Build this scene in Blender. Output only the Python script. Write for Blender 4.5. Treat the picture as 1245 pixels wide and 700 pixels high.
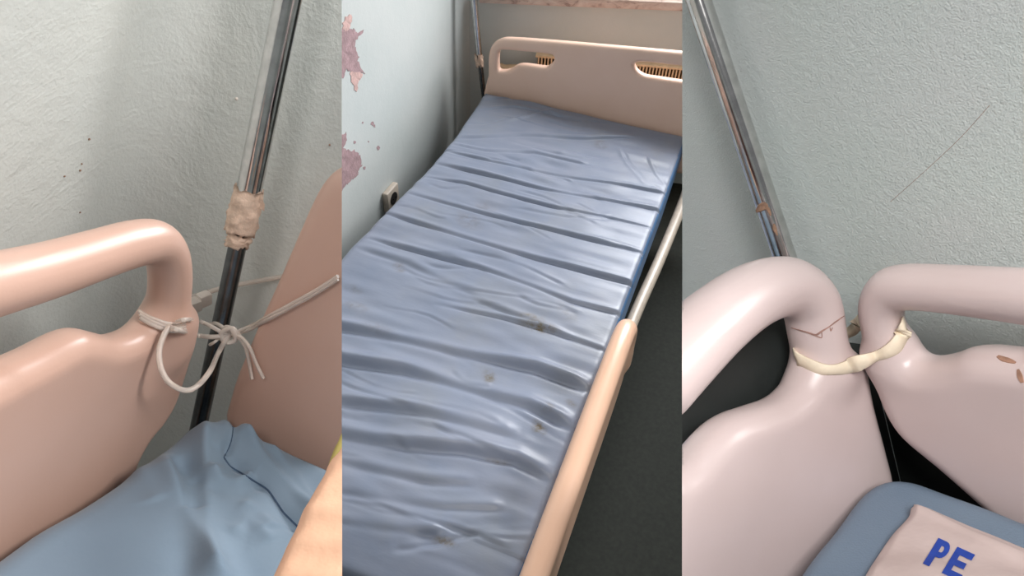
import bpy, bmesh, math, random
import numpy as np
from mathutils import Vector, Matrix
from mathutils.bvhtree import BVHTree
from mathutils.geometry import tessellate_polygon

random.seed(4)
RNG = np.random.default_rng(4)
scene = bpy.context.scene
for o in list(bpy.data.objects):
    bpy.data.objects.remove(o)
COL = scene.collection

# ------------------------------------------------------------------ camera
F, CX, CY = 857.0, 622.5, 350.0            # focal length and centre in px of the 1245x700 frame
H_CAM, Z_MAT = 1.95, 0.52                  # camera height, mattress top of the middle bed
def nrm(v):
    v = np.asarray(v, float)
    return v / np.linalg.norm(v)
_L = nrm([0.35775168, -0.63118478, 0.6882002])
_W = nrm([0.9331402, 0.26968476, -0.23773832])
_U = nrm([0.0355403, -0.72723855, -0.68546406])
RW = np.array([_W, _L, _U])                # camera (x right, y down, z forward) -> world
CAM = np.array([0.0, 0.0, H_CAM])
cam_data = bpy.data.cameras.new('camera')
cam = bpy.data.objects.new('camera', cam_data)
COL.objects.link(cam)
cam_data.sensor_width = 36.0
cam_data.lens = F / 1245.0 * 36.0
cam_data.clip_start = 0.02
mx = np.eye(4)
mx[:3, 0] = RW @ np.array([1, 0, 0]); mx[:3, 1] = RW @ np.array([0, -1, 0]); mx[:3, 2] = RW @ np.array([0, 0, -1])
mx[:3, 3] = CAM
cam.matrix_world = Matrix(mx.tolist())
scene.camera = cam

# ------------------------------------------------------------------ world, lights, exposure
world = bpy.data.worlds.new('world')
scene.world = world
world.use_nodes = True
bg = world.node_tree.nodes['Background']
bg.inputs['Color'].default_value = (0.95, 0.97, 1.0, 1)
bg.inputs['Strength'].default_value = 0.2

def area_light(name, loc, target, sx, sy, power, color=(1, 1, 1), spread=180):
    ld = bpy.data.lights.new(name, 'AREA')
    ld.shape = 'RECTANGLE'; ld.size = sx; ld.size_y = sy; ld.energy = power; ld.color = color
    ld.spread = math.radians(spread)
    lo = bpy.data.objects.new(name, ld)
    COL.objects.link(lo)
    lo.location = loc
    d = Vector(target) - Vector(loc)
    lo.rotation_euler = d.to_track_quat('-Z', 'Y').to_euler()
    return lo
# daylight of the window over the marble sill, plus added lights aimed into the outer bays
area_light('window_daylight', (0.05, 3.45, 1.75), (-0.45, 1.3, 0.5), 1.2, 1.3, 84, (0.97, 0.98, 1.0))
area_light('left_bay_added_light', (1.5, 1.2, 2.9), (-0.62, 0.45, 1.4), 1.1, 0.9, 11, (1.0, 0.98, 0.96), 60)  # added light to brighten the left bay's side wall; no window here
area_light('right_bay_added_light', (0.12, -0.25, 2.85), (0.30, 0.50, 1.50), 0.7, 0.5, 3.2, (1.0, 0.98, 0.96), 60)  # added narrow light aimed at the right bay, no known lamp

vs = scene.view_settings
vs.view_transform = 'Standard'
vs.look = 'None'
vs.gamma = 1.0
vs.use_curve_mapping = False
vs.exposure = 0.0

# ------------------------------------------------------------------ geometry helpers
def ray(px, py):
    return RW @ np.array([(px - CX) / F, (py - CY) / F, 1.0])
def hit(px, py, n, p0):
    """point where the sight line of a photo pixel meets the plane (n, p0)"""
    r = ray(px, py); n = np.asarray(n, float)
    return CAM + r * (np.dot(n, np.asarray(p0) - CAM) / np.dot(n, r))
def depth(P):
    return float((RW.T @ (np.asarray(P) - CAM))[2])
def pix(P):
    c = RW.T @ (np.asarray(P) - CAM)
    return c[0] / c[2] * F + CX, c[1] / c[2] * F + CY

class Bay:
    """an orthogonal frame standing at a bed corner: a along the rail, b along the board, u up"""
    def __init__(s, M, px, py, d):
        M = np.array(M, float)
        u = nrm(M[:, 2]); a = nrm(M[:, 0] - u * np.dot(u, M[:, 0])); b = -np.cross(u, a)
        if np.dot(b, M[:, 1]) < 0: b = -b
        s.a, s.b, s.u = RW @ a, RW @ b, RW @ u
        s.O = CAM + ray(px, py) * d
    def P(s, a, b, u):
        return s.O + s.a * a + s.b * b + s.u * u
    def on(s, ax, off, px, py):
        n = getattr(s, ax)
        return hit(px, py, n, s.O + n * off)
    def loc(s, P):
        d = np.asarray(P) - s.O
        return np.array([np.dot(d, s.a), np.dot(d, s.b), np.dot(d, s.u)])
BAY1 = Bay([[0.183, 0.915, 0.359], [-0.275, 0.398, -0.875], [0.944, -0.061, -0.325]], 246, 492, 0.86)
BAY3 = Bay([[0.815, 0.473, -0.335], [-0.413, 0.067, -0.908], [0.407, -0.878, -0.25]], 1076, 580, 0.68)

def catmull(pts, n=8, closed=False):
    P = [np.asarray(p, float) for p in pts]; out = []; m = len(P)
    for i in range(m if closed else m - 1):
        if closed: p0, p1, p2, p3 = P[(i-1) % m], P[i], P[(i+1) % m], P[(i+2) % m]
        else: p0, p1, p2, p3 = P[max(i-1, 0)], P[i], P[i+1], P[min(i+2, m-1)]
        for k in range(n):
            t = k / n
            out.append(0.5 * ((2*p1) + (p2-p0)*t + (2*p0-5*p1+4*p2-p3)*t*t + (3*p1-p0-3*p2+p3)*t**3))
    if not closed: out.append(P[-1])
    return np.array(out)

# planes where the three adjoining bays end against each other
SEAM_L = nrm(np.cross(ray(415, 0), ray(415, 700)))
SEAM_R = nrm(np.cross(ray(830, 0), ray(830, 700)))
if np.dot(SEAM_L, ray(600, 350)) < 0: SEAM_L = -SEAM_L
if np.dot(SEAM_R, ray(600, 350)) < 0: SEAM_R = -SEAM_R
def clip_bm(bm, cut):
    """end the mesh flat at the side of its bay (cut = 'L' or 'R'); the bay side is kept"""
    n = SEAM_L if cut == 'L' else SEAM_R
    g = bm.verts[:] + bm.edges[:] + bm.faces[:]
    r = bmesh.ops.bisect_plane(bm, geom=g, plane_co=(CAM + n*0.0005).tolist(), plane_no=n.tolist(), clear_outer=True, dist=1e-6)
    ed = [e for e in bm.edges if e.is_boundary]
    if ed:
        try: bmesh.ops.holes_fill(bm, edges=ed, sides=0)
        except Exception: pass

def link(name, me, mat, parent=None, smooth=True, sharp=None):
    co = np.empty(len(me.vertices) * 3); me.vertices.foreach_get('co', co); co = co.reshape(-1, 3)
    c = (co.min(0) + co.max(0)) / 2 if len(co) else np.zeros(3)
    me.vertices.foreach_set('co', (co - c).ravel()); me.update()
    if smooth:
        me.polygons.foreach_set('use_smooth', np.ones(len(me.polygons), bool))
        if sharp is not None: me.set_sharp_from_angle(angle=math.radians(sharp))
    me.materials.append(mat)
    o = bpy.data.objects.new(name, me)
    COL.objects.link(o)
    if parent is None: o.location = c
    else:
        o.parent = parent
        pl = np.zeros(3); q = parent
        while q is not None: pl = pl + np.array(q.location); q = q.parent
        o.location = c - pl
    return o
def from_bm(name, bm, mat, parent=None, smooth=True, sharp=35, cut=None):
    if cut: clip_bm(bm, cut)
    bmesh.ops.recalc_face_normals(bm, faces=bm.faces[:])
    me = bpy.data.meshes.new(name); bm.to_mesh(me); bm.free()
    return link(name, me, mat, parent, smooth, sharp)
def from_py(name, V, Fc, mat, parent=None, smooth=True, sharp=None, cut=None, attr=None):
    me = bpy.data.meshes.new(name); me.from_pydata([tuple(v) for v in np.asarray(V)], [], [tuple(f) for f in Fc]); me.update()
    if attr:
        for k, v in attr.items():
            a = me.attributes.new(k, 'FLOAT', 'POINT'); a.data.foreach_set('value', np.asarray(v, np.float32))
    if cut:
        bm = bmesh.new(); bm.from_mesh(me); clip_bm(bm, cut); bmesh.ops.recalc_face_normals(bm, faces=bm.faces[:])
        bm.to_mesh(me); bm.free()
        if sharp is None: sharp = 75            # keep the flat end crisp
    return link(name, me, mat, parent, smooth, sharp)
def empty(name, loc):
    o = bpy.data.objects.new(name, None); o.empty_display_size = 0.05
    COL.objects.link(o); o.location = loc
    return o
def tag(o, label, cat, group=None):
    o['label'] = label; o['category'] = cat
    if group: o['group'] = group
    return o
def structure(o, label=None):
    o['kind'] = 'structure'
    if label: o['label'] = label
    return o

def frame_box(bm, O, ax, ay, az, lo, hi, bevel=0.0, seg=2):
    """box in a frame (origin, three unit axes)"""
    vs_ = []
    for z in (lo[2], hi[2]):
        for y in (lo[1], hi[1]):
            for x in (lo[0], hi[0]):
                vs_.append(bm.verts.new((np.asarray(O) + np.asarray(ax)*x + np.asarray(ay)*y + np.asarray(az)*z).tolist()))
    fs = [(0,1,3,2), (4,6,7,5), (0,4,5,1), (2,3,7,6), (0,2,6,4), (1,5,7,3)]
    fc = [bm.faces.new([vs_[i] for i in f]) for f in fs]
    if bevel > 0:
        es = list({e for f in fc for e in f.edges})
        bmesh.ops.bevel(bm, geom=es, offset=bevel, segments=seg, profile=0.5, affect='EDGES')
XA, YA, ZA = np.array([1., 0, 0]), np.array([0, 1., 0]), np.array([0, 0, 1.])

def tube_bm(bm, pts, rad, seg=14, caps=True):
    """round tube along points with a radius per point (parallel transport)"""
    P = np.asarray(pts, float); n = len(P)
    R = np.full(n, rad) if np.isscalar(rad) else np.asarray(rad, float)
    T = np.gradient(P, axis=0); T /= np.linalg.norm(T, axis=1)[:, None] + 1e-12
    ref = np.array([0, 0, 1.]) if abs(T[0][2]) < 0.9 else np.array([1., 0, 0])
    N = nrm(np.cross(T[0], ref)); rings = []
    for i in range(n):
        N = nrm(N - T[i] * np.dot(N, T[i])); B = np.cross(T[i], N)
        rings.append([bm.verts.new((P[i] + R[i] * (math.cos(t) * N + math.sin(t) * B)).tolist())
                      for t in np.linspace(0, 2*math.pi, seg, endpoint=False)])
    for i in range(n - 1):
        for k in range(seg):
            bm.faces.new((rings[i][k], rings[i][(k+1) % seg], rings[i+1][(k+1) % seg], rings[i+1][k]))
    if caps:
        bm.faces.new(rings[0][::-1]); bm.faces.new(rings[-1])

# ---- moulded plastic: signed distance field -> surface nets
def sd_poly(X, Y, poly):
    d = np.full(X.shape, 1e9); ins = np.zeros(X.shape, bool); n = len(poly)
    for i in range(n):
        ax, ay = poly[i]; bx, by = poly[(i+1) % n]
        ex, ey = bx-ax, by-ay; wx, wy = X-ax, Y-ay
        t = np.clip((wx*ex + wy*ey) / (ex*ex + ey*ey + 1e-12), 0, 1)
        d = np.minimum(d, (wx-ex*t)**2 + (wy-ey*t)**2)
        c = ((ay > Y) != (by > Y)) & (X < (bx-ax) * (Y-ay) / (by-ay + 1e-12) + ax)
        ins ^= c
    d = np.sqrt(d)
    return np.where(ins, -d, d)
def sd_extrude(d2, Z, half, r):
    q1, q2 = d2 + r, np.abs(Z) - half + r
    return np.minimum(np.maximum(q1, q2), 0) + np.sqrt(np.maximum(q1, 0)**2 + np.maximum(q2, 0)**2) - r
def sd_chain(X, Y, Z, pts, rad):
    d = np.full(X.shape, 1e9)
    for i in range(len(pts)-1):
        a, b = pts[i], pts[i+1]; e = b-a
        wx, wy, wz = X-a[0], Y-a[1], Z-a[2]
        t = np.clip((wx*e[0] + wy*e[1] + wz*e[2]) / (np.dot(e, e) + 1e-12), 0, 1)
        d = np.minimum(d, np.sqrt((wx-e[0]*t)**2 + (wy-e[1]*t)**2 + (wz-e[2]*t)**2) - (rad[i] + (rad[i+1]-rad[i])*t))
    return d
def smin(a, b, k):
    h = np.clip(0.5 + 0.5*(b-a)/k, 0, 1)
    return b + (a-b)*h - k*h*(1-h)
def surface_nets(S, lo, vox):
    """S sampled on a grid -> verts (grid frame), quads"""
    nx, ny, nz = S.shape; neg = S < 0
    acc = np.zeros((nx-1, ny-1, nz-1, 3)); cnt = np.zeros((nx-1, ny-1, nz-1))
    def sub(A, dx, dy, dz): return A[dx:nx-1+dx, dy:ny-1+dy, dz:nz-1+dz]
    cs = [(i, j, k) for i in (0, 1) for j in (0, 1) for k in (0, 1)]
    for c1 in cs:
        for ax in range(3):
            if c1[ax] == 0:
                c2 = list(c1); c2[ax] = 1
                s1, s2 = sub(S, *c1), sub(S, *c2)
                m = (s1 < 0) != (s2 < 0)
                t = np.where(m, s1 / np.where(m, s1 - s2, 1), 0)
                for d in range(3): acc[..., d] += np.where(m, c1[d] + (t if d == ax else 0), 0)
                cnt += m
    act = cnt > 0
    idx = -np.ones(act.shape, int); idx[act] = np.arange(act.sum())
    ijk = np.argwhere(act)
    V = np.asarray(lo) + (ijk + acc[act] / cnt[act][:, None]) * vox
    Q = []
    for ax in range(3):
        o1, o2 = [d for d in range(3) if d != ax]
        sl1 = [slice(None)]*3; sl2 = [slice(None)]*3
        sl1[ax] = slice(0, -1); sl2[ax] = slice(1, None)
        m = neg[tuple(sl1)] != neg[tuple(sl2)]
        e = np.argwhere(m); e = e[(e[:, o1] > 0) & (e[:, o2] > 0) & (e[:, o1] < S.shape[o1]-1) & (e[:, o2] < S.shape[o2]-1)]
        def cell(d1, d2):
            c = e.copy(); c[:, o1] += d1; c[:, o2] += d2
            return idx[c[:, 0], c[:, 1], c[:, 2]]
        q = np.stack([cell(-1, -1), cell(0, -1), cell(0, 0), cell(-1, 0)], 1)
        fl = neg[tuple(sl1)][e[:, 0], e[:, 1], e[:, 2]]
        if ax == 1: fl = ~fl
        q[~fl] = q[~fl][:, ::-1]
        Q.append(q)
    return V, np.concatenate(Q)
def moulded(name, mat, parent, O, p, q, n, polys, tubes=(), half=0.022, r=0.020, k=0.02, vox=0.004, cut=None, holes=(), extra=None, post=None):
    """rounded board (2D polygons in the p,q frame) smoothly merged with round bars; returns the object"""
    allp = [np.asarray(pl) for pl in polys] + [t[0][:, :2] for t in tubes]
    A = np.concatenate(allp); lo2 = A.min(0) - 0.045; hi2 = A.max(0) + 0.045
    zh = max([half] + [float(np.max(np.abs(t[0][:, 2]) + t[1])) for t in tubes]) + 3*vox
    lo = np.array([lo2[0], lo2[1], -zh])
    g = [np.arange(lo[0], hi2[0]+vox, vox), np.arange(lo[1], hi2[1]+vox, vox), np.arange(-zh, zh+vox, vox)]
    X2, Y2 = np.meshgrid(g[0], g[1], indexing='ij')
    S = None
    Z = g[2][None, None, :]
    for pl in polys:
        d2 = sd_poly(X2, Y2, pl)
        for hl in holes: d2 = np.maximum(d2, -sd_poly(X2, Y2, hl))
        s = sd_extrude(d2[:, :, None], Z, half, r)
        S = s if S is None else smin(S, s, k)
    X, Y, ZZ = X2[:, :, None] + 0*Z, Y2[:, :, None] + 0*Z, Z + 0*X2[:, :, None]
    for (pts, rad) in tubes:
        s = sd_chain(X, Y, ZZ, pts, rad)
        S = s if S is None else smin(S, s, k)
    if extra is not None: S = extra(S, X, Y, ZZ)
    V, Q = surface_nets(S, lo, vox)
    attr = None
    if post is not None: V, attr = post(V)
    Wd = np.asarray(O) + V[:, :1]*np.asarray(p) + V[:, 1:2]*np.asarray(q) + V[:, 2:]*np.asarray(n)
    return from_py(name, Wd, Q, mat, parent, cut=cut, attr=attr)
def to2(P, O, p, q):
    d = np.asarray(P) - np.asarray(O)
    return np.stack([d @ np.asarray(p), d @ np.asarray(q)], -1)
def bar_px(pxs, O, p, q, n, steps=5, ext=None):
    """bar centre line from photo pixels (x, y, width in px) lying in the plane (O, n)"""
    pts = []; rad = []
    C = catmull(np.array(pxs, float), steps)
    for x, y, w in C:
        P = hit(x, y, n, O); pts.append(np.append(to2(P, O, p, q), 0.0)); rad.append(w * depth(P) / F / 2)
    if ext is not None: pts.insert(0, pts[0] + np.array([ext, 0, 0])); rad.insert(0, rad[0])     # the bar runs on straight
    return np.array(pts), np.array(rad)
def poly_px(pxs, O, p, q, n, steps=4, smooth=True, ext=None):
    P = np.array([hit(x, y, n, O) for x, y in pxs])
    d = to2(P, O, p, q)
    if ext is not None:                 # the board runs on past its first and last point
        d = np.vstack([d[-1] + (ext, 0), d[0] + (ext, 0), d])
    return catmull(d, steps, True) if smooth else d

def cast(o, px, py, lift=0.0006):
    """point on the surface of an object along a photo sight line, lifted off a little"""
    bv = BVH_CACHE.get(o.name)
    if bv is None:
        me = o.data; off = np.zeros(3); q = o
        while q is not None: off = off + np.array(q.location); q = q.parent
        bv = BVHTree.FromPolygons([tuple(np.array(v.co) + off) for v in me.vertices], [tuple(f.vertices) for f in me.polygons])
        BVH_CACHE[o.name] = bv
    r = nrm(ray(px, py))
    h = bv.ray_cast(Vector(CAM), Vector(r))
    if h[0] is None: return None, None
    nn = np.array(h[1]); nn = nn if np.dot(nn, r) < 0 else -nn
    return np.array(h[0]) + nn*lift, nn
BVH_CACHE = {}
def surf_ribbon(name, o, pxs, width, mat, parent=None, lift=0.0006, steps=6, thick=0.0006):
    """thin raised strip following the surface of an object (crack, stitch line, smear)"""
    C = catmull([np.append(p, w) for p, w in zip(np.array(pxs, float), width if hasattr(width, '__len__') else [width]*len(pxs))], steps)
    P = []; N = []; Wd = []
    for x, y, w in C:
        h, nn = cast(o, x, y, 0.0)
        if h is not None: P.append(h); N.append(nn); Wd.append(w)
    P = np.array(P); T = np.gradient(P, axis=0); V = []; Fc = []
    for i in range(len(P)):
        s = nrm(np.cross(T[i], N[i])) * Wd[i] / 2
        V += [P[i]-s-N[i]*thick, P[i]-s*0.7+N[i]*lift, P[i]+s*0.7+N[i]*lift, P[i]+s-N[i]*thick]
        if i: b = 4*i; Fc += [(b-4, b-3, b+1, b), (b-3, b-2, b+2, b+1), (b-2, b-1, b+3, b+2), (b-1, b-4, b, b+3)]
    m = 4*(len(P)-1); Fc += [(3, 2, 1, 0), (m, m+1, m+2, m+3)]
    return from_py(name, V, Fc, mat, parent, False)

def fold_field(X, Y, folds):
    """height of cloth folds: each fold = (polyline, amplitude, width, ridge amplitude, ridge offset in widths)"""
    Hh = np.zeros_like(X)
    for pts, amp, w, ramp, off in folds:
        pts = np.asarray(pts, float)
        L = np.concatenate([[0], np.cumsum(np.linalg.norm(np.diff(pts, axis=0), axis=1))]); tot = L[-1]
        best = np.full(X.shape, 1e9); sg = np.zeros_like(X); ta = np.zeros_like(X)
        for i in range(len(pts)-1):
            e = pts[i+1]-pts[i]; l2 = np.dot(e, e) + 1e-12
            t = np.clip(((X-pts[i, 0])*e[0] + (Y-pts[i, 1])*e[1]) / l2, 0, 1)
            dx, dy = X-pts[i, 0]-e[0]*t, Y-pts[i, 1]-e[1]*t
            d = dx*dx + dy*dy; m = d < best
            best = np.where(m, d, best); ta = np.where(m, (L[i] + t*(L[i+1]-L[i])) / tot, ta)
            sg = np.where(m, np.sign(e[0]*dy - e[1]*dx), sg)
        d = np.sqrt(best) * np.where(sg == 0, 1, sg)
        ww = abs(w)
        core = np.exp(-(d/ww)**2) if w > 0 else np.exp((0.0035 - np.sqrt(d*d + 0.0035**2))/ww)     # soft fold or sharp crease
        taper = (0.15+0.85*np.clip(ta/0.15, 0, 1)) * (0.15+0.85*np.clip((1-ta)/0.06, 0, 1))
        taper = taper * (0.75 + 0.35*np.sin(ta*7.0 + 13.0*pts[0, 1]) + 0.05*np.sin(ta*17.0 + 31*pts[0, 0]))
        Hh += taper * (amp*core + ramp*np.exp(-((d-off*ww)/(1.6*ww))**2))
    return Hh
def vnoise(X, Y, sx, sy, seed=0):
    r = np.random.default_rng(seed); G = r.normal(size=(64, 64))
    x, y = (X/sx) % 63, (Y/sy) % 63
    i, j = np.floor(x).astype(int), np.floor(y).astype(int); fx, fy = x-i, y-j
    fx, fy = fx*fx*(3-2*fx), fy*fy*(3-2*fy); i1, j1 = (i+1) % 64, (j+1) % 64
    return (G[i, j]*(1-fx) + G[i1, j]*fx)*(1-fy) + (G[i, j1]*(1-fx) + G[i1, j1]*fx)*fy

# ------------------------------------------------------------------ materials
def srgb(r, g, b):
    f = lambda c: (c/255/12.92) if c/255 <= 0.04045 else ((c/255+0.055)/1.055)**2.4
    return (f(r), f(g), f(b), 1)
class NT:
    def __init__(s, name):
        s.m = bpy.data.materials.new(name); s.m.use_nodes = True
        s.t = s.m.node_tree; s.b = s.t.nodes['Principled BSDF']
        s.tc = s.t.nodes.new('ShaderNodeTexCoord')
    def n(s, typ, **kw):
        x = s.t.nodes.new('ShaderNode'+typ)
        for k, v in kw.items():
            if k.startswith('i_'): x.inputs[k[2:].replace('_', ' ')].default_value = v
            else: setattr(x, k, v)
        return x
    def l(s, a, b): s.t.links.new(a, b)
    def noise(s, scale, detail=4, rough=0.55, stretch=None, distort=0.0):
        x = s.n('TexNoise'); x.inputs['Scale'].default_value = scale; x.inputs['Detail'].default_value = detail
        x.inputs['Roughness'].default_value = rough; x.inputs['Distortion'].default_value = distort
        src = s.tc.outputs['Object']
        if stretch is not None:
            mp = s.n('Mapping'); s.l(src, mp.inputs['Vector'])
            if len(stretch) == 6: mp.inputs['Rotation'].default_value = stretch[3:]
            mp.inputs['Scale'].default_value = stretch[:3]; src = mp.outputs['Vector']
        s.l(src, x.inputs['Vector'])
        return x.outputs['Fac']
    def ramp(s, fac, stops):
        r = s.n('ValToRGB'); e = r.color_ramp.elements
        while len(e) < len(stops): e.new(0.5)
        for el, (p, c) in zip(e, stops): el.position = p; el.color = c if len(c) == 4 else (*c, 1)
        s.l(fac, r.inputs['Fac']); return r.outputs['Color']
    def mix(s, fac, a, b, blend='MIX'):
        x = s.n('Mix', data_type='RGBA', blend_type=blend)
        for v, k in ((fac, 0), (a, 6), (b, 7)):
            if hasattr(v, 'links'): s.l(v, x.inputs[k])
            else: x.inputs[k].default_value = v
        return x.outputs[2]
    def math(s, op, a, b=0.0):
        x = s.n('Math', operation=op)
        for i, v in enumerate((a, b)):
            if hasattr(v, 'links'): s.l(v, x.inputs[i])
            else: x.inputs[i].default_value = v
        return x.outputs[0]
    def base(s, c):
        if hasattr(c, 'links'): s.l(c, s.b.inputs['Base Color'])
        else: s.b.inputs['Base Color'].default_value = c
    def bump(s, h, strength, dist):
        x = s.n('Bump'); x.inputs['Strength'].default_value = strength; x.inputs['Distance'].default_value = dist
        s.l(h, x.inputs['Height'])
        prev = s.b.inputs['Normal'].links
        if prev: s.l(prev[0].from_socket, x.inputs['Normal'])
        s.l(x.outputs['Normal'], s.b.inputs['Normal'])
    def set(s, **kw):
        for k, v in kw.items(): s.b.inputs[k.replace('_', ' ')].default_value = v
        return s
def paint(name, c1, c2, rough, fine, fstr, coarse=0.3, strokes=False):
    t = NT(name)
    t.base(t.ramp(t.noise(5, 3), [(0.35, c1), (0.65, c2)]))
    t.set(Roughness=rough)
    t.bump(t.noise(fine, 5, 0.6), fstr, 0.002)
    t.bump(t.noise(fine*0.25, 3, 0.5), coarse, 0.004)
    if strokes: t.bump(t.noise(26, 4, 0.6, (1, 0.35, 1, 0.2, 0.3, 0.5), 1.5), 0.35, 0.004)
    return t.m
M_WALL1 = paint('mint_paint_brushed', srgb(216, 218, 213), srgb(210, 213, 209), 0.42, 220, 0.35, 0.25, True)
M_WALL2 = paint('mint_paint', srgb(206, 210, 207), srgb(200, 206, 203), 0.5, 120, 0.15, 0.15)
M_WALL3 = paint('mint_paint_orange_peel', srgb(203, 212, 209), srgb(207, 212, 211), 0.45, 560, 0.55, 0.22)
def plastic(name, c1, c2, rough=0.34):
    t = NT(name)
    t.base(t.ramp(t.noise(7, 3), [(0.3, c1), (0.7, c2)]))
    t.set(Roughness=rough, Coat_Weight=0.15, Coat_Roughness=0.25)
    t.bump(t.noise(420, 3), 0.06, 0.001)
    return t.m
M_PEACH1 = plastic('peach_plastic', srgb(205, 169, 153), srgb(200, 163, 146))
M_PEACH2 = plastic('warm_peach_plastic', srgb(244, 208, 188), srgb(240, 202, 180))
M_RAIL2 = plastic('apricot_plastic', srgb(242, 198, 170), srgb(236, 190, 160))
M_PEACH3 = plastic('pale_pink_plastic', srgb(214, 196, 194), srgb(208, 189, 186))
def simple(name, c, rough=0.5, metal=0.0, nscale=30, var=0.12, bump=0.1, bscale=200, bd=0.001):
    t = NT(name); c = np.array(c[:3])
    t.base(t.ramp(t.noise(nscale, 4), [(0.3, tuple(c*(1-var))), (0.7, tuple(np.minimum(c*(1+var), 1)))]))
    t.set(Roughness=rough, Metallic=metal); t.bump(t.noise(bscale, 3), bump, bd)
    return t.m
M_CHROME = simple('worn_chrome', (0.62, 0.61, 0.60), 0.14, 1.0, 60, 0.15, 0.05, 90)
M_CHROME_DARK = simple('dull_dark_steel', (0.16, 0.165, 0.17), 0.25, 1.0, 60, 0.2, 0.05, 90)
M_TAPE = simple('old_plaster_tape', srgb(230, 200, 178), 0.7, 0, 90, 0.18, 0.5, 240, 0.002)
M_TAPE2 = simple('tape_residue', srgb(150, 118, 98), 0.8, 0, 160, 0.3, 0.8, 300, 0.002)
M_FLOOR = simple('dark_green_grey_lino', srgb(41, 44, 38), 0.85, 0, 70, 0.22, 0.15, 300)
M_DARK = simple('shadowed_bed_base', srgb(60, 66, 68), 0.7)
M_SHADE_PLATE = simple('dark_shade_plate', srgb(40, 44, 43), 0.6)  # dark colour stands in for deep shade behind the right bay's boards
M_FRAME = simple('cream_painted_steel', srgb(196, 182, 166), 0.35)
M_RUBBER = simple('cream_latex_band', srgb(238, 222, 198), 0.55, 0, 60, 0.08, 0.25, 160)
M_PLASTER = simple('bare_mauve_plaster', srgb(168, 140, 142), 0.9, 0, 45, 0.22, 0.6, 120, 0.003)
M_PLASTERP = simple('bare_pink_plaster', srgb(206, 172, 165), 0.9, 0, 45, 0.2, 0.6, 120, 0.003)
M_SOCKET = simple('ivory_bakelite', srgb(206, 192, 176), 0.4)
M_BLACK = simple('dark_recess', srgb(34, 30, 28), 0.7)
M_WHITE = simple('white_plastic_clip', srgb(226, 214, 204), 0.4)
M_CRACK = simple('brown_scratch', srgb(158, 124, 114), 0.8, 0, 120, 0.3)
M_SMEAR = simple('brown_smear', srgb(158, 120, 100), 0.7, 0, 120, 0.3)
M_STITCH = simple('dark_blue_stitching', srgb(52, 72, 96), 0.8, 0, 200, 0.2)
M_GRILLE = simple('yellowed_radiator_enamel', srgb(214, 186, 150), 0.45)
M_DOOR = simple('red_brown_wood', srgb(104, 52, 40), 0.45, 0, 12, 0.2)
M_BLUE = simple('royal_blue_print', srgb(36, 70, 165), 0.7, 0, 120, 0.12, 0.3, 500)
M_OLIVE = simple('olive_yellow_trim', srgb(176, 160, 92), 0.8)
M_SKIN = simple('peach_fabric', srgb(238, 190, 158), 0.8, 0, 22, 0.06, 0.35, 60, 0.004)
def tubing(name):
    t = NT(name); t.base(srgb(250, 238, 228)); t.set(Roughness=0.15, Transmission_Weight=0.55, IOR=1.3); return t.m
M_TUBE = tubing('clear_vinyl_tubing')
def marble():
    t = NT('pink_marble')
    t.base(t.ramp(t.noise(14, 6, 0.65, (1, 1, 2.2), 1.2), [(0.30, srgb(120, 88, 78)), (0.45, srgb(205, 180, 168)), (0.7, srgb(226, 208, 196))]))
    t.set(Roughness=0.3); return t.m
M_MARBLE = marble()
def cloth(name, c1, c2, rough, fstr, fscale, stain=False, sheen=0.0, stretch=None, spec=0.4):
    t = NT(name)
    col = t.ramp(t.noise(9, 4), [(0.3, c1), (0.7, c2)])
    if stain:
        a = t.n('Attribute', attribute_name='stain'); n = t.noise(38, 5, 0.7)
        nb = t.n('MapRange'); t.l(n, nb.inputs[0]); nb.inputs[1].default_value = 0.36; nb.inputs[2].default_value = 0.62
        f = t.math('MULTIPLY', a.outputs['Fac'], nb.outputs[0])
        col = t.mix(f, col, srgb(100, 84, 50))
        n2 = t.ramp(t.noise(3.2, 5, 0.65), [(0.52, (0, 0, 0)), (0.75, (0.35, 0.35, 0.35))])
        x = t.n('RGBToBW'); t.l(n2, x.inputs[0]); col = t.mix(x.outputs[0], col, srgb(140, 140, 132))
    t.base(col); t.set(Roughness=rough, Sheen_Weight=sheen, Specular_IOR_Level=spec)
    t.bump(t.noise(fscale, 3, 0.6, stretch), fstr, 0.003)
    return t.m
M_MAT1 = cloth('light_blue_sheet', srgb(120, 138, 154), srgb(114, 132, 149), 0.75, 0.16, 40, False, 0.15)
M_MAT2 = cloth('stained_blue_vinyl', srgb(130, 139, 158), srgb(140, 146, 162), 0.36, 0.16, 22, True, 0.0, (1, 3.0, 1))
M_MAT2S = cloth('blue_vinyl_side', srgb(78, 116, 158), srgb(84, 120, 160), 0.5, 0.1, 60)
M_MAT3 = cloth('slate_blue_leatherette', srgb(112, 130, 150), srgb(118, 136, 154), 0.48, 0.25, 520)
M_LINEN = cloth('pinkish_white_linen', srgb(202, 184, 180), srgb(196, 177, 172), 0.85, 0.5, 34, False, 0.1)

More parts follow.
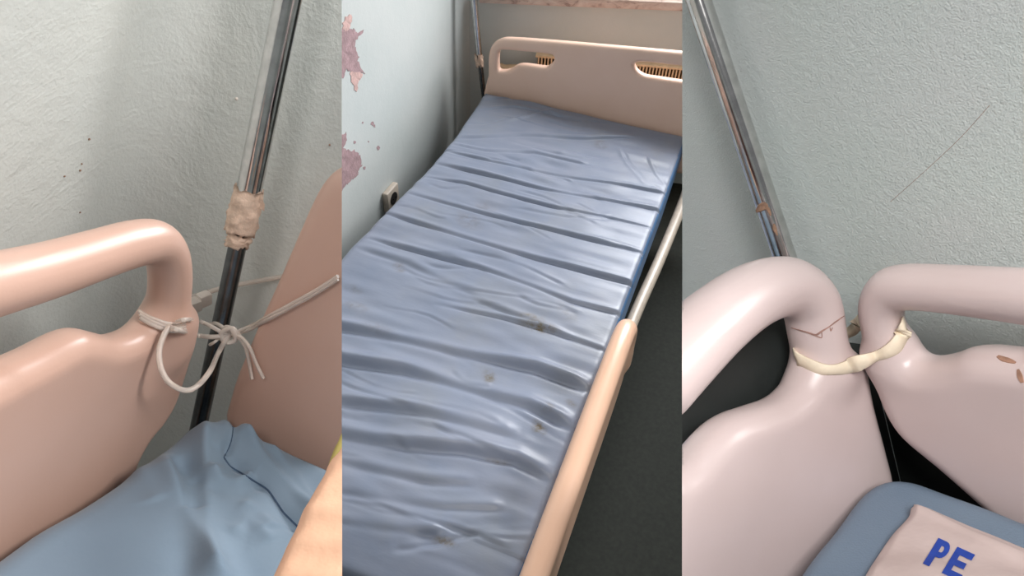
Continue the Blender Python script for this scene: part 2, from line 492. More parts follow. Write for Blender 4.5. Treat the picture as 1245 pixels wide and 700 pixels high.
# ================================================================== MIDDLE BAY: whole bed by the window
WX = -1.19                                              # left wall
YAW = math.radians(14)
BX = np.array([math.cos(YAW), math.sin(YAW), 0.0]); BN = np.array([math.sin(YAW), -math.cos(YAW), 0.0])
BC = np.array([WX, 2.72, 0.0])                          # corner of the left and the window wall
bm = bmesh.new(); frame_box(bm, (0, 0, 0), XA, YA, ZA, (-2.4, -1.7, -0.05), (2.4, 3.6, 0.0))
structure(from_bm('floor', bm, M_FLOOR))
bm = bmesh.new(); frame_box(bm, (0, 0, 0), XA, YA, ZA, (WX-0.08, 0.55, 0.0), (WX, 2.90, 2.3))
wall_left = structure(from_bm('wall_left', bm, M_WALL2, smooth=False))
bm = bmesh.new(); frame_box(bm, BC, BX, -BN, ZA, (-0.1, 0.0, 0.0), (2.6, 0.08, 0.97))
frame_box(bm, BC, BX, -BN, ZA, (-0.1, 0.0, 0.97), (0.36, 0.08, 2.4))
wall_back = structure(from_bm('wall_back', bm, M_WALL2, smooth=False))

# the rest of the room behind the photographer, mirrored in the chrome
bm = bmesh.new(); frame_box(bm, (0, 0, 0), XA, YA, ZA, (-2.4, -1.7, 0.0), (2.4, -1.6, 2.6))
structure(from_bm('wall_rear', bm, M_WALL2, smooth=False))
bm = bmesh.new(); frame_box(bm, (0, 0, 0), XA, YA, ZA, (2.2, -1.6, 0.0), (2.3, 3.3, 2.6))
structure(from_bm('wall_side', bm, M_WALL2, smooth=False))
bm = bmesh.new(); frame_box(bm, (0, 0, 0), XA, YA, ZA, (-0.9, -1.6, 0.0), (0.0, -1.56, 2.05), 0.004)
door = structure(from_bm('door_1', bm, M_DOOR), 'red brown wooden door')

# marble sill of the window
s0, s1 = hit(582, 4, BN, BC + BN*0.06), hit(830, 14, BN, BC + BN*0.06)
sx = nrm(s1 - s0); sz = nrm(ZA - sx*np.dot(ZA, sx)); sn = nrm(np.cross(sx, sz))
bm = bmesh.new(); frame_box(bm, s0, sx, -sn if np.dot(sn, BN) > 0 else sn, sz, (0.0, 0.0, 0.0), (2.2, 0.22, 0.035), 0.004)
sill = structure(from_bm('trim_1', bm, M_MARBLE), 'pink marble window sill')

# peeled paint on the left wall: bare plaster showing
def wall_patch(name, pxs, mat, lift):
    P = [hit(x, y, XA, (WX, 0, 0)) for x, y in pxs]
    out = []
    for i in range(len(P)):
        a, b = P[i], P[(i+1) % len(P)]
        for k in range(5):
            p = a + (b-a)*k/5
            out.append(p + np.array([0, *(RNG.normal(size=2)*np.linalg.norm(b-a)*0.07)]))
    bm = bmesh.new()
    lo_ = [bm.verts.new((WX-0.001, p[1], p[2])) for p in out]; hi_ = [bm.verts.new((WX+lift, p[1], p[2])) for p in out]
    n = len(out)
    for tri in tessellate_polygon([[Vector((0, p[1], p[2])) for p in out]]):
        bm.faces.new([hi_[i] for i in tri])
    for i in range(n): bm.faces.new((lo_[i], lo_[(i+1) % n], hi_[(i+1) % n], hi_[i]))
    return from_bm(name, bm, mat, wall_left, smooth=False)
wall_patch('peeled_patch', [(395, 30), (416, 36), (422, 34), (430, 34), (433, 40), (442, 36), (441, 40), (433, 48), (431, 58), (437, 68), (434, 74), (441, 86), (443, 90), (434, 90), (428, 88), (420, 84), (418, 94), (395, 100)], M_PLASTER, 0.0012)
wall_patch('peeled_patch', [(416, 34), (420, 20), (427, 18), (428, 26), (424, 36), (420, 38)], M_PLASTERP, 0.0014)
wall_patch('peeled_patch', [(425, 88), (436, 88), (441, 91), (436, 98), (433, 112), (430, 108), (427, 97)], M_PLASTERP, 0.0014)
wall_patch('peeled_patch', [(395, 160), (416, 164), (421, 161), (421, 172), (417, 180), (424, 182), (433, 183), (438, 188), (440, 200), (435, 208), (435, 214), (426, 220), (422, 224), (416, 230), (395, 235)], M_PLASTER, 0.0012)
for (x, y, r) in [(453, 150, 2.2), (455, 153, 1.4), (460, 180, 2.0), (431, 173, 1.8), (443, 204, 1.6), (441, 149, 1.0), (448, 172, 0.9)]:
    wall_patch('paint_chip', [(x+r*math.cos(t)*random.uniform(.6, 1.2), y+1.4*r*math.sin(t)*random.uniform(.6, 1.2)) for t in np.linspace(0, 5.4, 7)], M_PLASTER, 0.001)

# socket
sp = hit(472, 239, XA, (WX, 0, 0))
sock = empty('wall_socket', sp)
bm = bmesh.new(); frame_box(bm, sp, YA, ZA, XA, (-0.045, -0.045, 0.0), (0.045, 0.045, 0.024), 0.006, 3)
from_bm('plate', bm, M_SOCKET, sock)
bm = bmesh.new(); tube_bm(bm, [sp + XA*0.020, sp + XA*0.0265], [0.025, 0.025], 24)
from_bm('round_recess', bm, M_BLACK, sock)
for dy in (-0.0095, 0.0095):
    bm = bmesh.new(); tube_bm(bm, [sp + XA*0.0262 + YA*dy, sp + XA*0.0275 + YA*dy], 0.003, 10); from_bm('contact_hole', bm, M_CHROME_DARK, sock)
tag(sock, 'ivory wall socket with round dark recess beside the stained mattress', 'socket')

# bed
MXL, MXR, MY0, MY1 = -1.032, -0.169, 0.50, 2.515
bed2 = empty('hospital_bed', (-0.6, 1.5, 0.0))
HY = 2.548
def on_y(px, py, y): return hit(px, py, YA, (0, y, 0))
Oh = np.array([-0.6, HY, 0.6])
outer = [(594, 125), (595, 90), (595.5, 66), (600, 53), (610, 46.5), (625, 45.5), (680, 49.5), (750, 55.5), (830, 62.5), (870, 66), (883, 72), (888, 90), (884, 130), (878, 215), (760, 190), (660, 165)]
hole1 = [(607.5, 65), (609, 61), (614, 59.5), (640, 61.5), (668, 64.5), (674, 67), (674, 73), (668, 79), (662, 80), (640, 77), (630, 78), (622, 83), (612, 84.5), (607.5, 82)]
hole2 = [(772, 78), (774, 75), (782, 74), (800, 75.5), (830, 79), (850, 82), (856, 86), (853, 97), (845, 99), (830, 97.5), (800, 93), (785, 90.5), (776, 85)]
po = to2([on_y(x, y, HY) for x, y in outer], Oh, XA, ZA)
hs = [catmull(to2([on_y(x, y, HY) for x, y in h_], Oh, XA, ZA), 3, True) for h_ in (hole1, hole2)]
moulded('headboard', M_PEACH2, bed2, Oh, XA, ZA, -YA, [catmull(po, 3, True)], half=0.019, r=0.015, vox=0.0035, holes=hs)
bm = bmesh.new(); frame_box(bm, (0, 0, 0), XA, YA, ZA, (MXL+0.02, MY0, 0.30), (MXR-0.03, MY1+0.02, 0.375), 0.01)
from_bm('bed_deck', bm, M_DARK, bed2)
fr = [np.array([-0.150, 0.50, 0.41]), np.array([-0.145, 1.45, 0.40]), np.array([-0.128, 1.9, 0.385]), np.array([-0.118, 2.25, 0.38]), np.array([-0.12, 2.5, 0.38])]
bm = bmesh.new(); tube_bm(bm, catmull(fr, 8), 0.019, 16); from_bm('frame_tube', bm, M_FRAME, bed2)
for (lx, ly) in ((-0.95, 0.62), (-0.26, 0.62), (-0.95, 2.40), (-0.26, 2.40)):
    bm = bmesh.new(); tube_bm(bm, [(lx, ly, 0.0), (lx, ly, 0.31)], 0.022, 14); from_bm('leg', bm, M_FRAME, bed2)
# side rail
Or = np.array([-0.128, 1.0, 0.67])
yz = lambda pts: np.array(pts, float) - np.array([1.0, 0.67])
rail_bar = np.array([[0.42, 0.655], [0.60, 0.662], [0.90, 0.668], [1.10, 0.668], [1.22, 0.662], [1.285, 0.640], [1.318, 0.595], [1.325, 0.54], [1.32, 0.48]])
rb = catmull(yz(rail_bar), 5); rb3 = np.c_[rb, np.zeros(len(rb))]
panel = catmull(yz([[0.40, 0.57], [0.7, 0.575], [1.0, 0.58], [1.18, 0.578], [1.26, 0.565], [1.335, 0.52], [1.33, 0.44], [1.25, 0.39], [1.0, 0.37], [0.40, 0.37]]), 4, True)
moulded('side_rail', M_RAIL2, bed2, Or, YA, ZA, XA, [panel], [(rb3, np.full(len(rb3), 0.027))], half=0.018, r=0.016, k=0.02)
tag(bed2, 'peach hospital bed frame with headboard and side rail under the long wrinkled mattress', 'bed', 'hospital beds')

# mattress with folds
def m2(pts):                       # crop px (panel offset, 2x) -> mattress plane
    return [hit(x, y, ZA, (0, 0, Z_MAT))[:2] for x, y in pts]
def c3(pts): return m2([(415 + x/2, y/2) for x, y in pts])
def c4(pts): return m2([(415 + x/2, 350 + y/2) for x, y in pts])
# valley amplitude, width, ridge amplitude, ridge side (negative = on the side of the foot end)
folds2 = [
 (c3([(235, 400), (330, 420), (480, 455), (620, 480), (788, 512)]), -0.0108, 0.0060, 0.0050, 2.0),
 (c3([(190, 428), (300, 445), (500, 500), (640, 527), (772, 558)]), -0.0108, 0.0053, 0.0033, 2.0),
 (c3([(165, 472), (330, 515), (530, 565), (748, 620)]), -0.0117, 0.0060, 0.0050, 2.0),
 (c3([(105, 518), (250, 562), (400, 610), (500, 637), (728, 696)]), -0.0126, 0.0067, 0.0050, 2.0),
 (c3([(245, 365), (400, 400), (560, 430), (700, 450), (806, 472)]), -0.0072, 0.0053, 0.0033, 2.0),
 (c3([(70, 580), (200, 615), (330, 650), (470, 700), (560, 735), (692, 768)]), -0.0108, 0.0067, 0.0044, 2.0),
 (c4([(230, 40), (400, 75), (520, 110), (650, 158)]), -0.0108, 0.0060, 0.0044, 2.0),
 (c4([(-120, 75), (0, 100), (150, 130), (300, 165), (470, 200), (606, 252)]), -0.0135, 0.0104, 0.0135, 2.0),
 (c4([(-120, 150), (0, 180), (150, 205), (300, 250), (450, 290), (560, 345)]), -0.0135, 0.0114, 0.0144, 2.0),
 (c4([(-120, 260), (0, 280), (200, 310), (330, 345), (430, 370)]), -0.0090, 0.0104, 0.0099, 2.0),
 (c4([(-120, 340), (0, 360), (150, 385), (300, 400), (420, 425), (515, 475)]), -0.0126, 0.0114, 0.0135, 2.0),
 (c4([(465, 586), (330, 592), (220, 622), (120, 640)]), -0.0072, 0.0085, -0.0054, -2.0),
 (c4([(-120, 410), (0, 425), (200, 470), (330, 480)]), -0.0046, 0.0095, 0.0054, 2.0),
 (c4([(-100, 490), (0, 500), (250, 535), (400, 540)]), -0.0039, 0.0085, 0.0039, 2.0),
 (c4([(-100, 560), (100, 590), (240, 600)]), -0.0031, 0.0085, 0.0039, 2.0),
 (c4([(300, 20), (480, 90), (560, 130)]), -0.0039, 0.0066, 0.0031, 2.0),
 (c3([(300, 300), (345, 303), (430, 285), (520, 262)]), -0.0046, 0.0076, 0.0054, -1.8),
 (c3([(275, 335), (340, 335), (440, 330), (600, 340), (720, 335)]), -0.0054, 0.0076, 0.0054, 1.8),
 (c3([(330, 268), (420, 262), (560, 290), (640, 300)]), -0.0031, 0.0066, 0.0039, 1.8),
 (c3([(345, 245), (450, 235), (560, 262)]), -0.0024, 0.0066, 0.0031, 1.8),
 (c3([(262, 350), (350, 368), (470, 372), (600, 400)]), -0.0046, 0.0066, 0.0046, 1.8),
 (c3([(800, 470), (740, 440), (700, 395), (680, 360)]), -0.0024, 0.0057, 0.0024, 1.8),
 (c3([(800, 470), (760, 425), (740, 380)]), -0.0024, 0.0057, 0.0024, -1.8),
 (c3([(30, 600), (160, 640), (260, 690), (330, 720)]), -0.0039, 0.0095, 0.0039, 2.0),
]
for k in range(46):                     # fine creases running across the cover
    y = RNG.uniform(0.6, 2.45); x = RNG.uniform(MXL+0.02, MXR-0.25); l_ = RNG.uniform(0.12, 0.42); sl = RNG.normal()*0.12
    folds2.append(([(x + l_*t, y + sl*l_*t + 0.012*math.sin(5*t+k)) for t in np.linspace(0, 1, 6)], -RNG.uniform(0.0008, 0.0030), RNG.uniform(0.004, 0.008), RNG.uniform(0.0006, 0.0024), 1.8))
stains2 = [(655, 397, 22, 7, 1.0), (645, 385, 15, 4, .7), (595, 458, 8, 9, .8), (655, 520, 9, 9, .9), (665, 497, 9, 6, .6), (694, 491, 7, 5, .6), (541, 657, 16, 7, .9),
           (485, 324, 7, 6, .6), (570, 268, 16, 9, .35), (605, 560, 16, 4, .5), (590, 252, 12, 5, .3), (432, 372, 14, 6, .4), (730, 175, 9, 5, .35), (430, 350, 10, 5, .35), (700, 640, 14, 10, .25), (690, 380, 12, 14, .3), (460, 400, 20, 8, .25)]
def post2(V):
    X, Y = V[:, 0] + Om[0], V[:, 1] + Om[1]
    top = np.clip((V[:, 2] + 0.02) / 0.06, 0, 1)
    hgt = fold_field(X, Y, folds2) + 0.0016*vnoise(X+5, Y+5, 0.11, 0.030, 2) + 0.003*vnoise(X+5, Y+5, 0.3, 0.18, 3)
    V = V.copy(); V[:, 2] += top*hgt
    st = np.zeros(len(V))
    for (x, y, rx, ry, amp) in stains2:
        c = hit(x, y, ZA, (0, 0, Z_MAT)); e1 = hit(x+rx, y+rx*0.22, ZA, (0, 0, Z_MAT)) - c; e2 = hit(x, y+ry, ZA, (0, 0, Z_MAT)) - c
        Mi = np.linalg.inv(np.array([[e1[0], e2[0]], [e1[1], e2[1]]]))
        dd = np.stack([X-c[0], Y-c[1]]); k = Mi @ dd
        st = np.maximum(st, amp*np.clip(1.35 - np.sqrt((k**2).sum(0)), 0, 1))
    return V, {'stain': st}
Om = np.array([-0.6, 1.5, Z_MAT-0.065])
rect = [(MXL-0.002, MY0), (MXR, MY0), (MXR+0.004, 1.2), (MXR, 2.1), (MXR-0.01, MY1), (MXL, MY1), (MXL+0.03, 2.15), (MXL+0.035, 1.95), (MXL+0.02, 1.7), (MXL+0.0, 1.4)]
rect = np.array(rect) - Om[:2]
mt = moulded('mattress', M_MAT2, None, Om, XA, YA, ZA, [rect], half=0.065, r=0.022, vox=0.004, post=post2)
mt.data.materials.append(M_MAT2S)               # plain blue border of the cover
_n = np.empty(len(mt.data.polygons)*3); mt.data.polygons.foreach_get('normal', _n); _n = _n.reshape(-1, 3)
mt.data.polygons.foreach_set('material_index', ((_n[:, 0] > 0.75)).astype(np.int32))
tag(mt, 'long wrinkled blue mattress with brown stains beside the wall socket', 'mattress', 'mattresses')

# chrome pole in the corner, with tape
def pole(name, pts, r, mat, parent, seg=28, cut=None):
    bm = bmesh.new(); tube_bm(bm, pts, r, seg); return from_bm(name, bm, mat, parent, cut=cut)
py_ = 2.60
P0, P1, P2 = on_y(573.5, -30, py_), on_y(582.5, 66, py_), on_y(588.5, 118, py_)
P3 = P2 + (P2-P1)/np.linalg.norm(P2-P1)*0.45; P3[2] = max(P3[2], 0.0)
P3 = P2 + (P2-P1)*((P2[2]-0.0)/(P1[2]-P2[2]))
Pt = P1 + (P0-P1)*2.2
st2 = empty('drip_pole', P3)
pole('upper_tube', [Pt, P1], 0.0135, M_CHROME, st2)
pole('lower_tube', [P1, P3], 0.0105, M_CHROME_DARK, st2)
def tape_sleeve(name, A, B, r, mat, parent, seed=1, flap=None, nseg=30, rows=14, rough=0.0015, edge=0.006):
    """crumpled sleeve of tape around a pole from A to B"""
    rg = np.random.default_rng(seed); A, B = np.asarray(A, float), np.asarray(B, float); T = nrm(B-A)
    N = nrm(np.cross(T, RW @ np.array([0, 0, 1.]))); Bn = np.cross(T, N); L = np.linalg.norm(B-A)
    e0, e1 = rg.normal(size=nseg)*edge, rg.normal(size=nseg)*edge; V = []; Fc = []
    for i in range(rows+1):
        for k in range(nseg):
            t = 2*math.pi*k/nseg; h = e0[k]*(1-i/rows) + e1[k]*i/rows + L*i/rows
            rr = r + 0.0012 + abs(rg.normal())*rough + (0.0025*max(0, math.sin(3*t+i*0.8)) if 2 < i < rows-2 else 0)
            V.append(A + T*h + (N*math.cos(t) + Bn*math.sin(t))*rr)
    for i in range(rows):
        for k in range(nseg):
            Fc.append((i*nseg+k, i*nseg+(k+1) % nseg, (i+1)*nseg+(k+1) % nseg, (i+1)*nseg+k))
    n0 = len(V)
    for i in (0, rows):
        for k in range(nseg):
            t = 2*math.pi*k/nseg; h = (e0[k] if i == 0 else e1[k]+L)
            V.append(A + T*h + (N*math.cos(t) + Bn*math.sin(t))*(r-0.0005))
    for k in range(nseg):
        Fc.append((k, (k+1) % nseg, n0+(k+1) % nseg, n0+k)); b = rows*nseg
        Fc.append((b+k, b+(k+1) % nseg, n0+nseg+(k+1) % nseg, n0+nseg+k))
    if flap:
        fx, fz, fl, fh = flap      # a loose corner standing off the pole
        b = len(V); base = A + T*fz + N*0
        side = RW @ np.array([1., 0.15, -0.2]); side = nrm(side - T*np.dot(side, T))
        for s_ in np.linspace(0, 1, 6):
            for w_ in (0, 1):
                V.append(base + side*(r*0.8 + fl*s_) + T*(w_*fh*(1-0.55*s_) + 0.010*s_*s_) + RW @ np.array([0, 0, -1.])*0.004*math.sin(3*s_+w_))
        for s_ in range(5): Fc.append((b+2*s_, b+2*s_+1, b+2*s_+3, b+2*s_+2))
    return from_py(name, V, Fc, mat, parent)
ta, tb = on_y(581.6, 66, py_), on_y(583.5, 80, py_)
tape_sleeve('tape', ta, tb, 0.0135, M_TAPE, st2, 3)
tag(st2, 'thin chrome pole in the corner behind the far headboard', 'pole', 'chrome poles')

# radiator behind the headboard
rc = BC + BN*0.05
rl = hit(652, 74, BN, rc + BN*0.05); rx0 = float(np.dot(rl - BC, BX))
rad = empty('radiator', BC + BX*(rx0+0.45) + BN*0.07)
bm = bmesh.new(); frame_box(bm, BC, BX, BN, ZA, (rx0, 0.015, 0.12), (rx0+1.0, 0.10, 0.535), 0.006)
from_bm('body', bm, M_GRILLE, rad)
bm = bmesh.new()
for k in range(72):
    x = rx0 + 0.006 + k*0.0138
    frame_box(bm, BC, BX, BN, ZA, (x, 0.018, 0.53), (x+0.0062, 0.098, 0.625))
g_ = from_bm('grille_fins', bm, M_GRILLE, rad, smooth=False); g_['kind'] = 'stuff'
bm = bmesh.new(); frame_box(bm, BC, BX, BN, ZA, (rx0, 0.012, 0.53), (rx0+1.0, 0.024, 0.622)); from_bm('dark_interior', bm, M_BLACK, rad, smooth=False)
bm = bmesh.new(); frame_box(bm, BC, BX, BN, ZA, (rx0-0.004, 0.012, 0.622), (rx0+1.0, 0.10, 0.632), 0.002); from_bm('top_rim', bm, M_GRILLE, rad)
bm = bmesh.new(); tube_bm(bm, catmull([BC+BX*(rx0-0.16)+BN*0.05+ZA*0.10, BC+BX*(rx0-0.16)+BN*0.05+ZA*0.50, BC+BX*(rx0-0.13)+BN*0.06+ZA*0.545, BC+BX*(rx0+0.01)+BN*0.06+ZA*0.55], 6), 0.014, 12)
from_bm('feed_pipe', bm, M_GRILLE, rad)
tag(rad, 'yellowed slatted radiator behind the peach headboard', 'radiator')

# ================================================================== LEFT BAY: tied bed corner
b1 = BAY1
AW1 = 0.17
BW1 = -b1.loc(b1.on('a', AW1, 195, 120))[1]
# walls with a softly rounded corner, one on each side of it
def bay_wall(name, bay, prof, u0, u1, th_dir, mat, cut):
    """wall swept upward from a plan profile [(a, b, na, nb)], 3 cm thick"""
    V = []; Fc = []; n = len(prof)
    for u in (u0, u1):
        for (a, b, na, nb) in prof: V.append(bay.P(a, b, u))
        for (a, b, na, nb) in prof: V.append(bay.P(a - na*0.03, b - nb*0.03, u))
    m = 2*n
    for i in range(n-1):
        Fc += [(i, i+1, m+i+1, m+i), (n+i+1, n+i, m+n+i, m+n+i+1), (i, n+i, n+i+1, i+1), (m+i, m+i+1, m+n+i+1, m+n+i)]
    Fc += [(0, m, m+n, n), (n-1, 2*n-1, m+2*n-1, m+n-1)]
    return from_py(name, V, Fc, mat, None, True, 40, cut)
RC = 0.07
pr = [(-0.9, -BW1, 0, 1), (AW1-RC, -BW1, 0, 1)]
for t in np.linspace(0, math.pi/2, 9)[1:-1]:
    pr.append((AW1-RC+RC*math.sin(t), -BW1+RC-RC*math.cos(t), -math.sin(t), math.cos(t)))
pr += [(AW1, -BW1+RC, -1, 0), (AW1, 0.9, -1, 0)]
w1 = structure(bay_wall('wall_corner', b1, pr, -0.46, 0.85, None, M_WALL1, 'L'), 'mint painted wall corner behind the tied bed rail')
for (x, y, r_) in [(108, 169, 1.6), (99, 199, 1.2), (97, 207, 1.5), (78, 214, 1.3), (97, 258, 1.2), (288, 120, 2.2), (401, 176, 1.4)]:
    h_, n_ = cast(w1, x, y)
    if h_ is None: continue
    bm = bmesh.new(); bmesh.ops.create_icosphere(bm, subdivisions=1, radius=r_*depth(h_)/F)
    bmesh.ops.translate(bm, verts=bm.verts[:], vec=h_.tolist())
    from_bm('paint_speck', bm, M_TAPE2 if x != 288 else M_WHITE, w1)

bed1 = empty('hospital_bed', b1.P(-0.1, 0.0, -0.16))
Or1 = b1.P(0, -0.036, 0)
bar1 = bar_px([(-45, 356, 84), (0, 344, 78), (60, 328, 70), (120, 309, 62), (160, 297, 58), (188, 294, 54), (203, 310, 51), (207, 340, 50), (203, 380, 50), (196, 420, 52)], Or1, b1.a, b1.u, b1.b, ext=-0.28)
pan1 = poly_px([(-45, 465), (0, 443), (40, 425), (75, 407), (95, 401), (115, 405), (135, 409), (160, 402), (180, 388), (205, 375), (229, 372), (224, 410), (213, 450), (201, 484), (184, 512), (160, 545), (120, 640), (40, 720), (-45, 760)], Or1, b1.a, b1.u, b1.b, ext=-0.28)
rail1 = moulded('side_rail', M_PEACH1, bed1, Or1, b1.a, b1.u, b1.b, [pan1], [bar1], half=0.022, r=0.021, k=0.025, vox=0.0032)
Oh1 = b1.P(0.045, 0.1, 0)
hp = poly_px([(290, 520), (285, 480), (310, 412), (340, 345), (365, 287), (386, 240), (400, 217), (416, 203), (450, 190), (520, 182), (560, 300), (560, 640), (400, 600)], Oh1, b1.b, b1.u, b1.a)
head1 = moulded('headboard', M_PEACH1, bed1, Oh1, b1.b, b1.u, b1.a, [hp], half=0.02, r=0.018, vox=0.004, cut='L')
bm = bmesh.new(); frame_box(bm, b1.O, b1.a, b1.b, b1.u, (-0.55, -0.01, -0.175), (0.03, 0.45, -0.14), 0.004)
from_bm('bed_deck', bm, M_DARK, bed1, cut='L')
tag(bed1, 'pale peach bed frame with rail tied to a chrome pole by clear tubing', 'bed', 'hospital beds')

# mattress with a tucked, stitched corner
Om1 = b1.P(0, 0, -0.07)
def l1(pts): return [b1.loc(b1.on('u', 0.0, 0 + x/2, 350 + y/2))[:2] for x, y in pts]
folds1 = [
 (l1([(398, 385), (410, 440), (445, 530), (500, 640), (540, 740)]), 0.0085, -0.012, -0.003, -2.2),
 (l1([(490, 330), (490, 400), (505, 500), (500, 600), (515, 720)]), 0.0080, -0.009, -0.003, 2.2),
 (l1([(505, 440), (530, 468), (575, 474), (615, 452)]), 0.006, -0.007, -0.003, 2.0),
 (l1([(570, 345), (620, 405), (700, 480), (770, 570)]), 0.0085, -0.010, -0.003, -2.2),
 (l1([(640, 375), (720, 455), (790, 560)]), 0.005, -0.008, -0.002, 2.0),
 (l1([(545, 410), (600, 455), (650, 490), (690, 545), (735, 590)]), -0.006, -0.006, 0.0, 1.0),
 (l1([(555, 320), (568, 350), (545, 415)]), -0.004, 0.005, 0.002, 2.0),
 (l1([(440, 400), (455, 460), (470, 540)]), -0.003, 0.012, 0.0, 1.0),
 (l1([(330, 375), (345, 430), (380, 520)]), 0.003, -0.009, 0.0, 1.0),
 (l1([(560, 600), (600, 560), (660, 620)]), 0.003, -0.008, 0.0, 1.0),
 (l1([(580, 520), (630, 540), (660, 590)]), 0.003, -0.007, 0.0, 1.0),
]
def post1(V):
    top = np.clip((V[:, 2]) / 0.05, 0, 1); V = V.copy()
    X, Y = V[:, 0], V[:, 1]
    hgt = 1.9*fold_field(X, Y, folds1) + 0.0015*vnoise(X+5, Y+5, 0.05, 0.05, 7)
    hgt += 0.016*np.exp(-((X+0.03)**2 + (Y-0.035)**2)/(0.06**2)) - 0.012*np.exp(-((X+0.13)**2 + (Y+0.0)**2)/(0.07**2))
    V[:, 2] += top*hgt
    return V, None
mpoly = np.array([(-0.62, -0.004), (-0.25, -0.004), (-0.12, 0.002), (-0.05, 0.012), (-0.015, 0.035), (-0.002, 0.075), (0.004, 0.16), (0.008, 0.30), (0.01, 0.55), (-0.62, 0.55)])
mat1 = moulded('mattress', M_MAT1, None, Om1, b1.a, b1.b, b1.u, [mpoly], half=0.07, r=0.03, vox=0.0026, cut='L', post=post1)
surf_ribbon('stitching', mat1, [(272, 556), (280, 567), (292, 574), (308, 584), (325, 595), (336, 610), (345, 623), (358, 636), (367, 645)], 0.0022, M_STITCH, mat1, 0.0008)
surf_ribbon('stitching', mat1, [(279, 502), (283, 522), (280, 540), (272, 556)], 0.0012, M_STITCH, mat1, 0.0006)
tag(mat1, 'light blue sheet covered mattress with tucked stitched corner', 'mattress', 'mattresses')

# chrome pole
def pd(px, py, d): return CAM + ray(px, py)*d
Q0, Q1, Q2 = pd(357, -35, 0.77), pd(297.5, 258, 0.86), pd(252, 470, 0.925)
Q3 = Q2 + (Q2-Q1)*0.75
st1 = empty('drip_pole', Q3)
pole('upper_tube', [Q0 + (Q0-Q1)*0.9, Q1], 0.0148, M_CHROME, st1)
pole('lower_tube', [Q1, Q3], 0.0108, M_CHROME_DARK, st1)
T0, T1, T2 = pd(303, 230, 0.852), pd(292, 283, 0.867), pd(288.5, 299, 0.872)
tape_sleeve('tape', T0, T1, 0.0152, M_TAPE, st1, 5, (0, 0.001, 0.012, 0.020), edge=0.0015)
tape_sleeve('tape', T1, T2, 0.0112, M_TAPE, st1, 9, None, rows=8, edge=0.002)
tag(st1, 'chrome pole with beige tape leaning between rail and headboard over the light blue sheet', 'pole', 'chrome poles')

# clear tubing tied round rail, pole and headboard
def z1(x, y): return (x/3.89 + 160, y/3.89 + 320)
def on_rail(x, y, lift=0.0035):
    h_, n_ = cast(rail1, x, y, lift)
    return h_
tie = empty('tubing_tie', pd(281, 406, 0.83))
kn = depth(pd(281, 406, 0.865)); KD = 0.855
wrapd = depth(on_rail(204, 396))
def tube_part(name, pts, r=0.0031, mat=M_TUBE):
    bm = bmesh.new(); tube_bm(bm, catmull(pts, 8), r*0.85, 12); return from_bm(name, bm, mat, tie)
for k, dy in enumerate((-3.0, 1.5, 5.5)):
    pts = []
    for (x, y) in [(172, 384), (180, 389), (190, 393), (202, 396), (214, 396)]:
        h_ = on_rail(x, y + dy)
        if h_ is not None: pts.append(h_)
    e = pts[-1]; pts.append(pd(224, 395+dy, depth(e)+0.012)); pts.append(pd(226, 392+dy, depth(e)+0.04))
    tube_part('wrap', pts, 0.0026)
loop = [(178, 300), (150, 345), (130, 420), (140, 500), (180, 565), (250, 600), (310, 580), (370, 510), (405, 435), (440, 370), (470, 338)]
ld = [wrapd-0.008, wrapd-0.014, wrapd-0.02, wrapd-0.022, wrapd-0.02, wrapd-0.01, wrapd+0.0, wrapd+0.015, KD-0.015, KD-0.008, KD]
tube_part('loop', [pd(*z1(x, y), d) for (x, y), d in zip(loop, ld)], 0.0034)
tube_part('strand', [pd(*z1(x, y), d) for (x, y), d in zip([(215, 278), (260, 266), (320, 274), (380, 300), (430, 328), (470, 336)], [wrapd, wrapd+.004, KD-.02, KD-.015, KD-.008, KD])], 0.003)
tube_part('strand', [pd(*z1(x, y), d) for (x, y), d in zip([(185, 305), (230, 318), (300, 338), (380, 348), (470, 340)], [wrapd-.006, wrapd-.004, KD-.022, KD-.015, KD])], 0.0034)
tube_part('strand', [pd(*z1(x, y), d) for (x, y), d in zip([(370, 290), (400, 285), (440, 310), (470, 335)], [KD+.03, KD+.012, KD-.004, KD])], 0.003)
for off in (-7, 7):
    pts = []
    for (x, y) in [(470, 336), (560, 305), (640, 262), (760, 197), (880, 130), (975, 68)]:
        xx, yy = z1(x, y + off*(1 if x > 480 else .3)); h_, n_ = cast(head1, xx, yy, 0.004)
        pts.append(pd(xx, yy, KD if x < 500 else (KD + 0.02 if x < 600 else (depth(h_)-0.004 if h_ is not None else KD+.03))))
    tube_part('strand', pts, 0.0028)
tube_part('tail', [pd(*z1(x, y), KD + d) for (x, y), d in zip([(470, 338), (510, 355), (540, 400), (556, 470), (570, 548)], [0, -.005, -.002, 0, .002])], 0.0026)
tube_part('tail', [pd(*z1(x, y), KD + d) for (x, y), d in zip([(470, 338), (520, 352), (562, 405), (590, 475), (625, 545)], [0, -.008, -.006, -.004, -.002])], 0.0026)
kp = pd(281, 406.5, KD)
def kl(x, y, z): return kp + RW @ np.array([x, y, z])
tube_part('knot', [kl(-.010, .004, 0), kl(-.004, -.009, -.006), kl(.006, -.004, -.008), kl(.006, .007, -.004), kl(-.005, .009, -.006), kl(-.008, -.002, -.01), kl(.004, -.008, -.008), kl(.010, .002, 0)], 0.0034)
tube_part('strand_end', [pd(*z1(370, 385), KD-.006), pd(*z1(392, 372), KD-.01), pd(*z1(412, 356), KD-.006)], 0.0022, M_WHITE)
tag(tie, 'clear plastic tubing knotted between peach rail, pole and headboard', 'tubing')
bt = bmesh.new()
